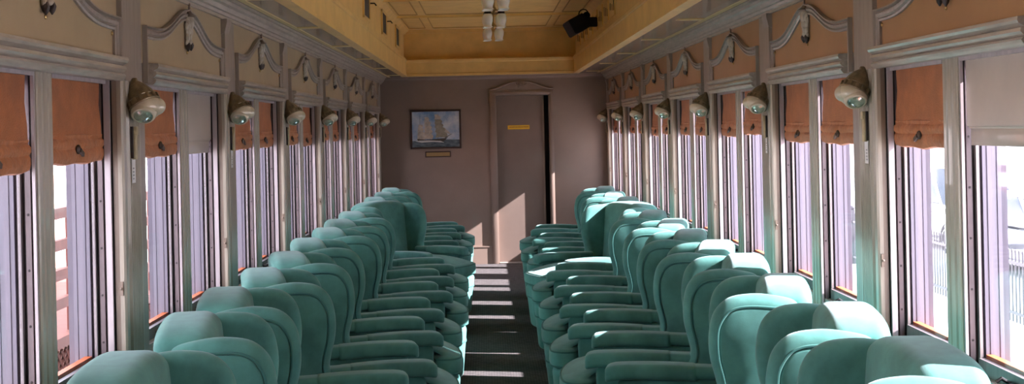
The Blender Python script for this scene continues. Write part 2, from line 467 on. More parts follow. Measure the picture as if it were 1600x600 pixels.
# ------------------------------------------------------------------ pilasters, rails, frieze panels and mouldings
def sweep_relief(bm, s, path, section, w_at=0.0):
    """path in (y,z) along the wall; section = [(normal offset, relief towards the room)]"""
    n = len(path); rings = []
    for i in range(n):
        a = Vector(path[max(i-1, 0)]); c = Vector(path[min(i+1, n-1)]); p = Vector(path[i])
        if 0 < i < n-1:
            t1 = (p-a).normalized(); t2 = (c-p).normalized(); t = (t1+t2).normalized(); k = 1/max(.45, t.dot(t1))
        else: t = (c-a).normalized(); k = 1
        nn = Vector((-t.y, t.x))*k
        rings.append([bm.verts.new((WX(s, w_at-rel), p.x+nn.x*o, p.y+nn.y*o)) for o, rel in section])
    m = len(section)
    for a, b in zip(rings[:-1], rings[1:]):
        for j in range(m-1): bm.faces.new((a[j], a[j+1], b[j+1], b[j]))
    bm.faces.new(rings[0]); bm.faces.new(rings[-1][::-1])

SEC = [(-.022, 0), (-.022, .010), (-.015, .012), (-.009, .006), (-.004, .014), (.006, .016), (.010, .008), (.015, .008), (.019, .020), (.024, .020), (.024, 0)]
for s in (-1, 1):
    for k in range(-1, 7):
        p = P(s, k); nm = SN[s]; where = 'on the %s wall, %s from the camera' % (nm, ORD[k+1])
        # pilaster: fluted front
        bm = bmesh.new()
        pts = [(WX(s, .002), p), (WX(s, -.012), p), (WX(s, -.019), p+.006), (WX(s, -.019), p+.035)]
        nf = 8; f0, f1 = p+.075, p+.2
        pts += [(WX(s, -.010), p+.042), (WX(s, -.010), p+.068)]
        for j in range(nf):
            a = f0+(f1-f0)*j/nf; b = f0+(f1-f0)*(j+1)/nf
            pts += [(WX(s, -.019), a), (WX(s, -.019), a+(b-a)*.6), (WX(s, -.013), a+(b-a)*.68), (WX(s, -.013), b-.001)]
        pts += [(WX(s, -.019), f1), (WX(s, -.019), p+.214), (WX(s, -.012), p+.22), (WX(s, .002), p+.22)]
        prism_z(bm, pts, .02, ZH-.0)
        pt = trim(bm, M['pilaster'], 'fluted beige pilaster ' + where, False)
        bm = bmesh.new(); obox(bm, (WX(s, -.003), p-.002, 1.10), (1, 0, 0), (0, 1, 0), (0, 0, 1), .006, .003, .024, .001); sphere(bm, (WX(s, -.003), p-.006, 1.10), .005, 1, 1, 1, 8)
        obj('catch', bm, M['brownpost'], pt)
        bm = bmesh.new()
        wb(bm, s, -.022, .0, p, p+.095, ZH+.0, 2.14)
        wb(bm, s, -.006, .0, p+.095, p+.30, ZH, 2.165)
        prism_y_pts = [(WX(s, 0), 2.09), (WX(s, -.022), 2.10), (WX(s, -.034), 2.15), (WX(s, -.034), 2.166), (WX(s, 0), 2.166)]
        prism_y(bm, prism_y_pts, p-.006, p+.10)
        trim(bm, M['paint'], 'mauve upper pillar with small capital ' + where, False)
        if k == 6: continue
        # frieze panel
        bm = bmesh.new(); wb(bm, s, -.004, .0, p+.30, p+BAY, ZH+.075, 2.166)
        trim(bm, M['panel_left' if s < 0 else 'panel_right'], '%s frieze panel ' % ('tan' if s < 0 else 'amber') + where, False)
        # rail
        bm = bmesh.new()
        q = [(0, ZH-.002), (-.022, ZH-.002), (-.030, ZH+.006), (-.034, ZH+.014), (-.028, ZH+.021), (-.020, ZH+.023), (-.028, ZH+.028), (-.036, ZH+.036), (-.034, ZH+.046), (-.024, ZH+.049), (-.030, ZH+.053), (-.040, ZH+.058), (-.044, ZH+.066), (-.042, ZH+.076), (0, ZH+.078)]
        prism_y(bm, [(WX(s, w), z) for w, z in q], p+.395, p+BAY-.0)
        trim(bm, M['rail'], 'reeded mauve rail above the window pair ' + where, False)
        # ogee moulding
        ya, yb, yc = p+.345, p+BAY-.03, p+1.02; zs, zp = 2.0, 2.115
        path = [(ya, ZH), (ya, zs)]
        for j in range(0, 13):
            t = j/12; path.append((ya+.045+(yc-.035-ya-.045)*t, zs+(zp-zs)*(1-math.cos(PI*t**1.5))/2))
        path.append((yc, zp+.006))
        pr = [(2*yc-a, max(b, ZH+.078)) for a, b in path[::-1][1:]]
        pr = [((yb if i >= len(pr)-2 else a), b) for i, (a, b) in enumerate(pr)]
        sc = (yb-.045-yc)/((2*yc-ya-.045)-yc)
        pr = [(yc+(a-yc)*sc, b) if i < len(pr)-2 else (yb, b) for i, (a, b) in enumerate(pr)]
        bm = bmesh.new(); sweep_relief(bm, s, path+pr, SEC, -.003)
        trim(bm, M['paint'], 'ogee moulding of the frieze panel ' + where)
        # hanging carved ornament
        bm = bmesh.new(); w0 = -.018
        lathe(bm, [(.026, 0), (.030, .006), (.016, .014), (.007, .026), (.004, .034), (.006, .040), (.004, .046), (.0065, .052), (.003, .06)], (WX(s, w0), yc, 2.112), (0, 0, 1), 10)
        r = obj('carved_ornament', bm, M['brownpost'])
        tag(r, 'carved hanging festoon ornament on the frieze panel ' + where, 'ornament', 'carved festoons along the %s frieze' % nm)
        bm = bmesh.new()
        for dy, zz, rr in ((0, 2.095, .024), (-.018, 2.085, .016), (.018, 2.085, .016), (-.017, 2.06, .015), (.014, 2.062, .015), (-.020, 2.035, .012), (.006, 2.045, .013), (.022, 2.07, .012), (-.024, 2.015, .009), (.010, 2.022, .012), (-.028, 2.075, .010), (.028, 2.09, .010), (.0, 2.07, .016)):
            sphere(bm, (WX(s, w0+.004), yc+dy*1.5, 2.12-(2.12-zz)*1.12), rr*1.15, .9, 1, 1.4, 8)
        obj('leaf_cluster', bm, M['pilaster'], r)
        for dy, zz in ((-.024, 1.998), (.014, 2.004)):
            bm = bmesh.new(); lathe(bm, [(.002, -.018), (.010, -.006), (.013, .006), (.007, .020)], (WX(s, w0), yc+dy*1.4, zz-.014), (0, 0, 1), 8)
            obj('bud', bm, M['screw'], r)
        for yy, zz in ((yc, 1.965), (ya+.035, 1.965), (yb-.03, 1.965)):
            bm = bmesh.new(); sphere(bm, (WX(s, -.006), yy, zz), .008, .6, 1, 1, 8)
            obj('screw', bm, M['brass'], r)

# ------------------------------------------------------------------ windows
def make_window(s, y0, y1, kind_b=False):
    """children stand relative to an empty at (inner wall plane, y0, sill)"""
    r = empty('window', (WX(s, 0), y0, 0)); W = y1-y0
    ox, oy = WX(s, 0), 0
    def b(bm, w0, w1, a, c, z0, z1, bev=0): box(bm, s*w0, s*w1, a, c, z0, z1, 0, bev)
    bm = bmesh.new()
    for a, c in ((0, .012), (W-.012, W)):
        b(bm, .024, .044, a, c, ZS, ZH) if a > .1 and kind_b else b(bm, .037, .046, a, c, ZS, ZH)
    b(bm, .034, .046, .012, W-.012, ZH-.012, ZH)
    obj('inner_bead', bm, M['bead'], r, False)
    bm = bmesh.new()
    for a, c in ((0, .008), (W-.008, W)): b(bm, .053, .069, a, c, ZS, ZH)
    t = obj('sash_track', bm, M['track'], r, False)
    bm = bmesh.new()
    for z in (.92, 1.08, 1.24, 1.40, 1.56):
        for yy in (.008, W-.008): sphere(bm, (s*.061, yy, z), .0042, 1, .6, 1, 6)
    obj('track_screws', bm, M['screw'], t)
    bm = bmesh.new()
    for a, c in ((0, .018), (W-.018, W)): b(bm, .079, .089, a, c, ZS+.05, ZH)
    b(bm, .074, .092, .020, W-.020, ZS+.05, ZS+.095); b(bm, .074, .092, .020, W-.020, ZH-.04, ZH)
    sa = obj('sash', bm, M['sash'], r, False)
    bm = bmesh.new(); b(bm, .083, .086, .02, W-.02, ZS+.09, ZH-.035)
    obj('pane', bm, M['pane'], sa, False)
    bm = bmesh.new()
    for y_in, y_out in ((.018, 0), (W-.018, W)):
        dd = 1 if y_in < y_out else -1
        pts = [(s*.098, y_out)]
        for wa, wl in ((.098, .010), (.113, .026), (.144, .010)):
            pts += [(s*wa, y_in), (s*(wa+wl), y_in), (s*(wa+wl+.001), y_in+.003*dd), (s*(wa+wl+.0035), y_in+.003*dd)]
        pts += [(s*.174, y_in), (s*.174, y_out)]
        prism_z(bm, pts, ZS, ZH)
    obj('outer_casing', bm, M['lavender'], r, False)
    bm = bmesh.new(); b(bm, .096, .180, .0, W, ZS+.02, ZS+.055); b(bm, .098, .122, .018, W-.018, ZS+.05, ZS+.105)
    obj('outer_sill', bm, M['orange_sill'], r, False)
    bm = bmesh.new(); b(bm, -.03, .05, -.0, W, ZS-.035, ZS, .004); b(bm, .05, .10, 0, W, ZS-.035, ZS+.05)
    obj('window_sill', bm, M['grooved'], r, False)
    # latch at the foot of the sash
    bm = bmesh.new(); b(bm, .052, .074, W*.5-.03, W*.5+.03, ZS+.06, ZS+.072, .002)
    tube(bm, [(s*.06, W*.5, ZS+.07), (s*.035, W*.5, ZS+.085), (s*.02, W*.5, ZS+.075)], .006)
    obj('latch', bm, M['dark_metal'], r)
    return r
protoW = {}
for s in (-1, 1):
    for kind, (y0, y1) in enumerate(((0, .58), (0, .558))):
        protoW[(s, kind)] = make_window(s, y0, y1, kind == 1)
index_kids()
wn = 0; usedW = set()
for (s, k, kind, y0, y1) in wins:
    pr = protoW[(s, kind)]
    o = pr if (s, kind) not in usedW else copy_tree(pr)
    usedW.add((s, kind)); wn += 1
    o.location = (WX(s, 0), y0, 0); o.name = 'window_%d' % wn
    tag(o, '%s tall narrow window in the %s wall, %s pair' % ('near' if kind == 0 else 'far', SN[s], ('%s from the camera' % ORD[k+1]) if k >= -1 else 'behind the camera'), 'window', 'tall narrow windows', 'structure')

# ------------------------------------------------------------------ blinds
def blind_profile(bm, s, W, L, seg=18):
    """hanging sheet (top at 0, bottom at -L+.07): wavy"""
    rows = [(0, .0), (-L*.3, .002), (-L*.55, -.001), (-L+.06, .0)]
    rings = []
    for side in (0, 1):
        for z, w in (rows if side == 0 else rows[::-1]):
            ring = []
            for j in range(seg+1):
                t = j/seg; ww = w+.003*math.sin(t*9+z*20)
                ring.append(bm.verts.new((s*(ww+(-.003 if side == 0 else .003)), t*W, z)))
            rings.append(ring)
    rings.append(rings[0])
    for a, b in zip(rings[:-1], rings[1:]):
        for j in range(seg): bm.faces.new((a[j], a[j+1], b[j+1], b[j]))
    for e in (0, -1):
        bm.faces.new([r[e] for r in rings[:-1]])

def make_blind(s, L, droop, W=.535):
    r = empty('window_blind')
    bm = bmesh.new(); blind_profile(bm, s, W, L)
    obj('blind_fabric', bm, M['orange_fabric'], r)
    bm = bmesh.new(); seg = 24
    prof = [(0, .094), (-.007, .088), (-.004, .078), (-.013, .068), (-.014, .054), (-.008, .045), (-.014, .036), (-.016, .018), (-.010, .002), (.002, -.002), (.005, .02), (.005, .094)]
    rings = []
    for j in range(seg+1):
        t = j/seg; sag = -droop*math.sin(PI*t)-.0025*math.sin(t*15+droop*900); pin = math.exp(-((t-.5)/.06)**2)
        rings.append([bm.verts.new((s*(w*(1+.25*math.sin(t*11+z*30))*(1-.5*pin)), t*(W+.006)-.003, -L+z+sag*(1-z/.1))) for w, z in prof])
    n = len(prof)
    for a, b in zip(rings[:-1], rings[1:]):
        for q in range(n): bm.faces.new((a[q], a[(q+1) % n], b[(q+1) % n], b[q]))
    bm.faces.new(rings[0][::-1]); bm.faces.new(rings[-1])
    obj('gathered_hem', bm, M['orange_hem'], r)
    bm = bmesh.new(); sphere(bm, (-s*.012, W*.5, -L+.046-droop), .016, .5, 1, 1, 10)
    obox(bm, (-s*.018, W*.5+.014, -L+.036-droop), (1, 0, 0), (0, .9, -.43), (0, .43, .9), .004, .018, .007)
    obj('pull_tab', bm, M['leather'], r)
    return r
def make_pale_blind(s, W=.545):
    r = empty('window_blind')
    bm = bmesh.new(); box(bm, -s*.006, s*.0, 0, W, -.215, 0, 0, .002); 
    obj('blind_sheet', bm, M['pale_blind'], r, False)
    bm = bmesh.new(); box(bm, s*.002, s*.010, .012, W-.012, -.275, -.21, 0, .002); tube(bm, [(s*.004, .004, -.217), (s*.004, W-.004, -.217)], .006)
    obj('bottom_bar', bm, M['pale_blind'], r)
    return r
PB = {}
for s in (-1, 1):
    PB[(s, 0)] = make_blind(s, .270, .004); PB[(s, 1)] = make_blind(s, .283, .008); PB[(s, 2)] = make_blind(s, .258, .0); PB[(s, 3)] = make_pale_blind(s)
index_kids(); usedB = set()
pattern = {-1: [(1, 0), (0, 3), (0, 0), (0, 1), (2, 0), (0, 1), (2, 0)], 1: [(3, 1), (1, 1), (2, 0), (0, 0), (0, 1), (0, 0), (1, 0)]}
for (s, k, kind, y0, y1) in wins:
    if k < -1: continue
    v = pattern[s][k+1][kind]
    pr = PB[(s, v)]; o = pr if (s, v) not in usedB else copy_tree(pr); usedB.add((s, v))
    o.location = (WX(s, .058), y0+.5*((y1-y0)-(.545 if v == 3 else .535)), ZH-.002)
    pos = 'over %s window of %s pair, %s wall' % ('nearer' if kind == 0 else 'farther', ORD[k+1], SN[s])
    tag(o, ('pale grey roller blind ' if v == 3 else 'orange fabric blind with gathered hem ')+pos, 'window blind', 'fabric blinds along the %s windows' % SN[s])

# ------------------------------------------------------------------ wall lamps
def make_lamp(s):
    i = -s    # towards the room
    r = empty('wall_lamp')
    bm = bmesh.new()
    out = catmull([(0, .10), (.022, .075), (.034, .03), (.034, -.02), (.0, -.05), (-.034, -.02), (-.034, .03), (-.022, .075)], 3)
    puffy(bm, out, .022, .008, lambda u, v, w: (i*(.011+w), u, v))
    obj('back_plate', bm, M['bronze'], r)
    ax = Vector((i*.47, -.24, -.85)).normalized(); A = Vector((i*.012, .004, .070))
    bm = bmesh.new()
    lathe(bm, [(.008, -.022), (.022, -.008), (.036, .012), (.046, .036), (.052, .058), (.054, .074), (.050, .078)], A, ax, 48, rib=.035, nrib=14)
    obj('hood', bm, M['bronze'], r)
    bm = bmesh.new()
    q = Vector((0, 0, 1)); u = (q-ax*q.dot(ax)).normalized(); v = ax.cross(u)
    for kk in range(14):
        a = 2*PI*kk/14; d = u*math.cos(a)+v*math.sin(a); e = -u*math.sin(a)+v*math.cos(a)
        obox(bm, A+ax*.068+d*.0555, d, e, ax, .004, .0055, .011, .0015)
    tube(bm, [A+ax*.056+(u*math.cos(2*PI*t/40)+v*math.sin(2*PI*t/40))*.054 for t in range(40)], .003, 6, True)
    tube(bm, [A+ax*.080+(u*math.cos(2*PI*t/40)+v*math.sin(2*PI*t/40))*.056 for t in range(40)], .004, 6, True)
    obj('tabbed_collar', bm, M['bronze'], r)
    Cn = A+ax*.088
    bm = bmesh.new()
    prof = [(.053, -.014), (.0555, 0), (.054, .014), (.047, .028), (.036, .036)]
    lathe(bm, prof, Cn, ax, 32)
    obj('bowl', bm, M['cream'], r)
    # side bulge
    bm = bmesh.new(); sphere(bm, Cn+Vector((i*.030, .010, .004)), .036, 1, 1, .9, 20)
    obj('glass_globe', bm, M['cream'], r)
    la = Vector((i*.10, -.66, -.74)).normalized(); L0 = Cn+Vector((-i*.004, -.014, -.012))
    bm = bmesh.new()
    lathe(bm, [(.042, -.010), (.044, .008), (.042, .020), (.038, .026), (.033, .027), (.031, .019), (.027, .012), (.013, .005), (.002, .004)], L0, la, 32, capb=True)
    ln = obj('lens_ring', bm, M['cream'], r)
    bm = bmesh.new(); lathe(bm, [(.0305, .021), (.023, .015), (.012, .0105), (.003, .009)], L0, la, 24, rib=.03, nrib=8, capa=False)
    obj('reflector', bm, M['chrome'], ln)
    bm = bmesh.new(); lathe(bm, [(.032, .0235), (.030, .028), (.019, .031), (.005, .0325)], L0, la, 24, capa=False)
    obj('lens', bm, M['lens'], ln)
    bm = bmesh.new(); sphere(bm, L0+la*.018, .008, 1, 1, 1, 10); obj('bulb', bm, M['milk'], ln)
    bm = bmesh.new(); box(bm, i*.0, i*.014, -.016, .016, -.185, -.085, 0, .003); box(bm, i*.0, i*.018, -.012, .012, -.10, -.07, 0, .003)
    obj('cable_cover', bm, M['cream2'], r)
    bm = bmesh.new(); box(bm, i*0, i*.008, -.026, -.016, -.18, -.07); obj('cable', bm, M['screw'], r, False)
    return r
PL = {s: make_lamp(s) for s in (-1, 1)}
index_kids()
for s in (-1, 1):
    for k in range(0, 7):
        o = PL[s] if k == 0 else copy_tree(PL[s])
        o.location = (WX(s, -.020), P(s, k)+.11, 1.722)
        if k == 6: o.rotation_euler.z = s*.5*0
        tag(o, 'bronze and cream reading lamp on the %s wall, %s from the camera' % (SN[s], ORD[k]), 'lamp', 'reading lamps on the %s pilasters' % SN[s])

# paper tags under the lamps
def paper_tag(s, k, z0):
    bm = bmesh.new(); i = -s; p = P(s, k)+.11
    x = WX(s, -.021)
    box(bm, x, x+i*.001, p-.022, p+.022, z0, z0+.085)
    r = obj('hanging_tag', bm, M['paper'], None, False)
    tag(r, 'small white printed paper tag below the %s lamp on the %s wall' % (ORD[k], SN[s]), 'tag', 'paper tags below the wall lamps')
    bm = bmesh.new()
    for j in range(4):
        for q in range(2):
            if random.random() < .8: box(bm, x+i*.001, x+i*.0014, p-.012+q*.011, p-.012+q*.011+.006+random.random()*.003, z0+.012+j*.012, z0+.018+j*.012)
    obj('printed_marks', bm, M['ink'], r, False)
paper_tag(-1, 0, 1.455); paper_tag(-1, 1, 1.455); paper_tag(1, 0, 1.455); paper_tag(1, 1, 1.46)

# ------------------------------------------------------------------ end wall: door, casing, picture
bm = bmesh.new()
for a, b in ((DX0-.085, DX0), (DX1, DX1+.055)):
    box(bm, a, b, YE-.022, YE, 0, DZ, 0, .003); box(bm, a+.012, b-.012, YE-.032, YE-.02, .0, DZ+.03, 0, .003)
box(bm, DX0-.085, DX1+.055, YE-.022, YE, DZ, DZ+.065, 0, .003)
box(bm, DX0-.05, DX1+.02, YE-.034, YE-.02, DZ+.012, DZ+.045, 0, .003)
xa, xb = DX0-.085, DX1+.055; xc = (xa+xb)/2
def ogee_y(t): return DZ+.072+.115*(t**1.6)*(1.0-.12*t)
top = [(xa, DZ+.10)]
path = []
for j in range(15):
    t = j/14; path.append((xa+(xc-.055-xa)*t, DZ+.075+.085*(math.sin((t-.5)*PI)*.5+.5)))
path2 = [(2*xc-a, b) for a, b in path[::-1]]
for pth in (path, path2):
    poly = pth + [(pth[-1][0], DZ+.06), (pth[0][0], DZ+.06)]
    a = [bm.verts.new((x, YE-.016, z)) for x, z in poly]; b = [bm.verts.new((x, YE, z)) for x, z in poly]
    for j in range(len(poly)): bm.faces.new((a[j], a[(j+1) % len(poly)], b[(j+1) % len(poly)], b[j]))
    bm.faces.new(a)
    tube(bm, [(x, YE-.02, z) for x, z in pth], .012, 8)
for dx in (-.035, .035):
    tube(bm, [(xc+dx+.026*math.cos(a/6*PI), YE-.022, DZ+.145+.022*math.sin(a/6*PI)) for a in range(0, 12)], .007, 6, True)
box(bm, xc-.07, xc+.07, YE-.018, YE, DZ+.06, DZ+.13)
tube(bm, [(xc-.03, YE-.02, DZ+.10), (xc-.012, YE-.026, DZ+.115), (xc+.012, YE-.026, DZ+.115), (xc+.03, YE-.02, DZ+.10)], .008, 6)
trim(bm, M['mauve_wall'], 'moulded casing with scrolled pediment around the end door')
# door
bm = bmesh.new(); box(bm, DX0, DX1-.055, YE+.045, YE+.085, .01, DZ, 0, .003)
d = obj('door_1', bm, M['door'], None, False); tag(d, 'glossy mauve sliding door standing slightly ajar in the end wall', 'door', None, 'structure')
bm = bmesh.new(); box(bm, DX1-.075, DX1-.055, YE+.03, YE+.05, .01, DZ)
obj('door_edge_strip', bm, M['brownpost'], d, False)
bm = bmesh.new(); box(bm, DX0, DX1, YE+.10, YE+.14, 0, DZ+.05)  # black sheet stands in for the darkness beyond the door gap
tag(obj('wall_vestibule_shade', bm, M['black'], None, False), 'black sheet standing for the shade of the vestibule behind the ajar door', 'wall', None, 'structure')
bm = bmesh.new(); box(bm, DX0, DX1, YE-.03, YE+.09, 0, .015, 0, .003)
trim(bm, M['grooved'], 'metal threshold at the end door')
bm = bmesh.new()
for a, b in ((WX(-1, 0), DX0-.085), (DX1+.055, WX(1, 0))):
    box(bm, a, b, YE-.014, YE, 0, .20); box(bm, a, b, YE-.02, YE, .20, .215)
o = obj('baseboard_back', bm, M['mauve_wall'], None, False); tag(o, 'mauve baseboard along the end wall', 'baseboard', None, 'structure')
# yellow sign
bm = bmesh.new(); box(bm, .255, .515, YE+.040, YE+.045, 1.597, 1.645)
sg = obj('door_sign', bm, M['sign_yellow'], None, False); tag(sg, 'narrow yellow warning sign with small lettering on the end door', 'sign')
bm = bmesh.new(); random.seed(3); x = .272
while x < .495:
    w = .004+random.random()*.006
    box(bm, x, x+w, YE+.0392, YE+.040, 1.615+random.random()*.002, 1.629+random.random()*.002); x += w+.004
obj('sign_lettering', bm, M['sign_text'], sg, False)

# ship picture
px0, px1, pz0, pz1 = -.905, -.300, 1.385, 1.850
yp = YE-.02
def flat(bm, pts, y, mi=0, th=.001):
    a = [bm.verts.new((x, y, z)) for x, z in pts]; b = [bm.verts.new((x, y+th, z)) for x, z in pts]
    bm.faces.new(a); n = len(pts)
    for j in range(n): bm.faces.new((a[j], a[(j+1) % n], b[(j+1) % n], b[j]))
pic = empty('framed_picture', ((px0+px1)/2, YE, pz0))
tag(pic, 'framed painting of a full rigged sailing ship left of the door', 'picture')
def pobj(name, bm, m, parent=pic):
    o = obj(name, bm, m, None, False); o.parent = parent; o.matrix_parent_inverse = Matrix.Translation(-pic.location) if parent is pic else Matrix.Identity(4)
    return o
bm = bmesh.new(); f = .022
for a, b, c, d in ((px0, px1, pz0, pz0+f), (px0, px1, pz1-f, pz1), (px0, px0+f, pz0, pz1), (px1-f, px1, pz0, pz1)):
    box(bm, a, b, YE-.03, YE, c, d, 0, .004)
pobj('picture_frame', bm, M['wood_frame'])
X0, X1, Z0, Z1 = px0+f, px1-f, pz0+f, pz1-f; PW, PH = X1-X0, Z1-Z0
def U(u, v): return (X0+PW*u, Z0+PH*v)
bm = bmesh.new(); flat(bm, [U(0, 0), U(1, 0), U(1, 1), U(0, 1)], yp, th=.018); cv = pobj('canvas', bm, M['sky'])
bm = bmesh.new(); flat(bm, [U(0, 0), U(1, 0), U(1, .20), U(.7, .21), U(.35, .17), U(0, .18)], yp-.0006, th=.0005); pobj('painted_sea', bm, M['sea'])
bm = bmesh.new()
def sail(bm, u, v, w, h, rake=0, y=None, belly=.25):
    pts = [U(u-w*.42+rake, v+h), U(u+w*.42+rake, v+h)]
    for t in (.25, .5, .75): pts.append(U(u+w*(.42+.08*t)+rake*(1-t)+belly*w*math.sin(PI*t), v+h*(1-t)))
    pts += [U(u+w*.5, v), U(u, v+h*.10), U(u-w*.5, v)]
    for t in (.75, .5, .25): pts.append(U(u-w*(.42+.08*t)+rake*(1-t)+belly*.4*w*math.sin(PI*t), v+h*(1-t)))
    flat(bm, pts, y or yp-.0016, th=.0005)
masts = [(.17, [(.165, .20, .15, .15), (.165, .34, .13, .11), (.165, .45, .11, .10), (.17, .55, .09, .09)]),
         (.33, [(.32, .22, .18, .16), (.32, .375, .16, .13), (.32, .50, .14, .12), (.31, .62, .12, .11), (.30, .73, .09, .12)])]
for mx_, sl in masts:
    for u, v, w, h in sl: sail(bm, u, v, w, h)
for u, v, w, h in ((.53, .78, .12, .10), (.51, .87, .08, .05)): sail(bm, u, v, w, h)
flat(bm, [U(.68, .55), U(.82, .36), U(.68, .40)], yp-.0016, th=.0005); flat(bm, [U(.63, .50), U(.76, .30), U(.64, .32)], yp-.0014, th=.0005)
pobj('painted_sails', bm, M['sail'])
bm = bmesh.new()
for u, v, w, h in ((.59, .26, .22, .17), (.57, .42, .19, .14), (.55, .55, .16, .12), (.54, .66, .14, .12)): sail(bm, u, v, w, h, y=yp-.0018)
pobj('painted_shaded_sails', bm, M['sail_dark'])
bm = bmesh.new(); flat(bm, [U(.10, .24), U(.12, .17), U(.66, .15), U(.76, .28), U(.70, .25), U(.3, .21)], yp-.0021, th=.0004)
for mx_ in (.165, .32, .54): flat(bm, [U(mx_-.004, .2), U(mx_+.004, .2), U(mx_+.002, .9), U(mx_-.002, .9)], yp-.0012, th=.0004)
flat(bm, [U(.70, .25), U(.84, .36), U(.84, .37), U(.69, .27)], yp-.0019, th=.0004)
pobj('painted_hull', bm, M['hull'])
bm = bmesh.new(); flat(bm, [U(.06, .17), U(.2, .13), U(.45, .15), U(.68, .12), U(.6, .17), U(.35, .19), U(.15, .19)], yp-.0024, th=.0004); pobj('painted_foam', bm, M['foam'])
bm = bmesh.new(); box(bm, -.735, -.43, YE-.014, YE, 1.285, 1.355, 0, .003)
pq = obj('picture_plaque', bm, M['wood_frame'], None, False); tag(pq, 'small brass title plaque in dark frame below the ship painting', 'plaque')
bm = bmesh.new(); box(bm, -.722, -.443, YE-.016, YE-.013, 1.298, 1.342); obj('plaque_plate', bm, M['plaque'], pq, False)
# small nail above the picture
# ------------------------------------------------------------------ black speaker in the right clerestory
sp = empty('wall_speaker', (CLR-.13, 12.1, 2.50)); tag(sp, 'black box loudspeaker on a bracket in the right clerestory', 'speaker')
bm = bmesh.new(); rot = Matrix.Rotation(math.radians(-28), 3, 'Y') @ Matrix.Rotation(math.radians(20), 3, 'Z')
obox(bm, (-.05, 0, .07), rot @ Vector((1, 0, 0)), rot @ Vector((0, 1, 0)), rot @ Vector((0, 0, 1)), .085, .09, .075, .008)
obj('speaker_box', bm, M['black'], sp)
bm = bmesh.new(); tube(bm, [(.02+.045*math.cos(a/12*2*PI), -.02, .175+.045*math.sin(a/12*2*PI)) for a in range(12)], .006, 6, True)
sphere(bm, (.05, 0, .165), .035, 1, 1, 1, 12); obox(bm, (.09, 0, .10), (1, 0, 0), (0, 1, 0), (0, 0, 1), .06, .03, .045, .006)
obj('bracket', bm, M['black'], sp)

# ------------------------------------------------------------------ ceiling lights
def make_fixture():
    r = empty('ceiling_light')
    bm = bmesh.new(); lathe(bm, [(.055, 0), (.055, -.008), (.04, -.018), (.012, -.026), (.010, -.10), (.020, -.115), (.022, -.135), (.010, -.15), (.004, -.165)], (0, 0, 0), (0, 0, 1), 20)
    obj('stem', bm, M['brass'], r)
    for a in range(4):
        an = a*PI/2+PI/4+.06; dx, dy = math.cos(an), math.sin(an)
        bm = bmesh.new(); tube(bm, [(dx*.01, dy*.01, -.12), (dx*.04, dy*.04, -.135), (dx*.07, dy*.07, -.125), (dx*.085, dy*.085, -.145)], .006, 8)
        ar = obj('arm', bm, M['brass'], r)
        bm = bmesh.new(); lathe(bm, [(.014, -.140), (.030, -.150), (.034, -.172), (.030, -.174)], (dx*.085, dy*.085, 0), (0, 0, 1), 18)
        obj('gallery', bm, M['dark_metal'], ar)
        bm = bmesh.new(); lathe(bm, [(.030, -.166), (.041, -.180), (.046, -.205), (.044, -.235), (.036, -.262), (.035, -.275), (.044, -.288), (.041, -.288), (.032, -.275), (.033, -.262), (.040, -.235), (.042, -.205), (.037, -.182), (.028, -.170)], (dx*.085, dy*.085, 0), (0, 0, 1), 24, capa=False, capb=False)
        obj('glass_shade', bm, M['milk'], ar)
    return r
fx = make_fixture(); index_kids()
for i, yy in enumerate((13.1, 11.4, 9.7)):
    o = fx if i == 0 else copy_tree(fx)
    o.location = (.09, yy, ZT)
    tag(o, 'hanging ceiling light with opal glass shades, %s from the end wall' % ORD[i], 'ceiling light', 'opal glass ceiling lights')

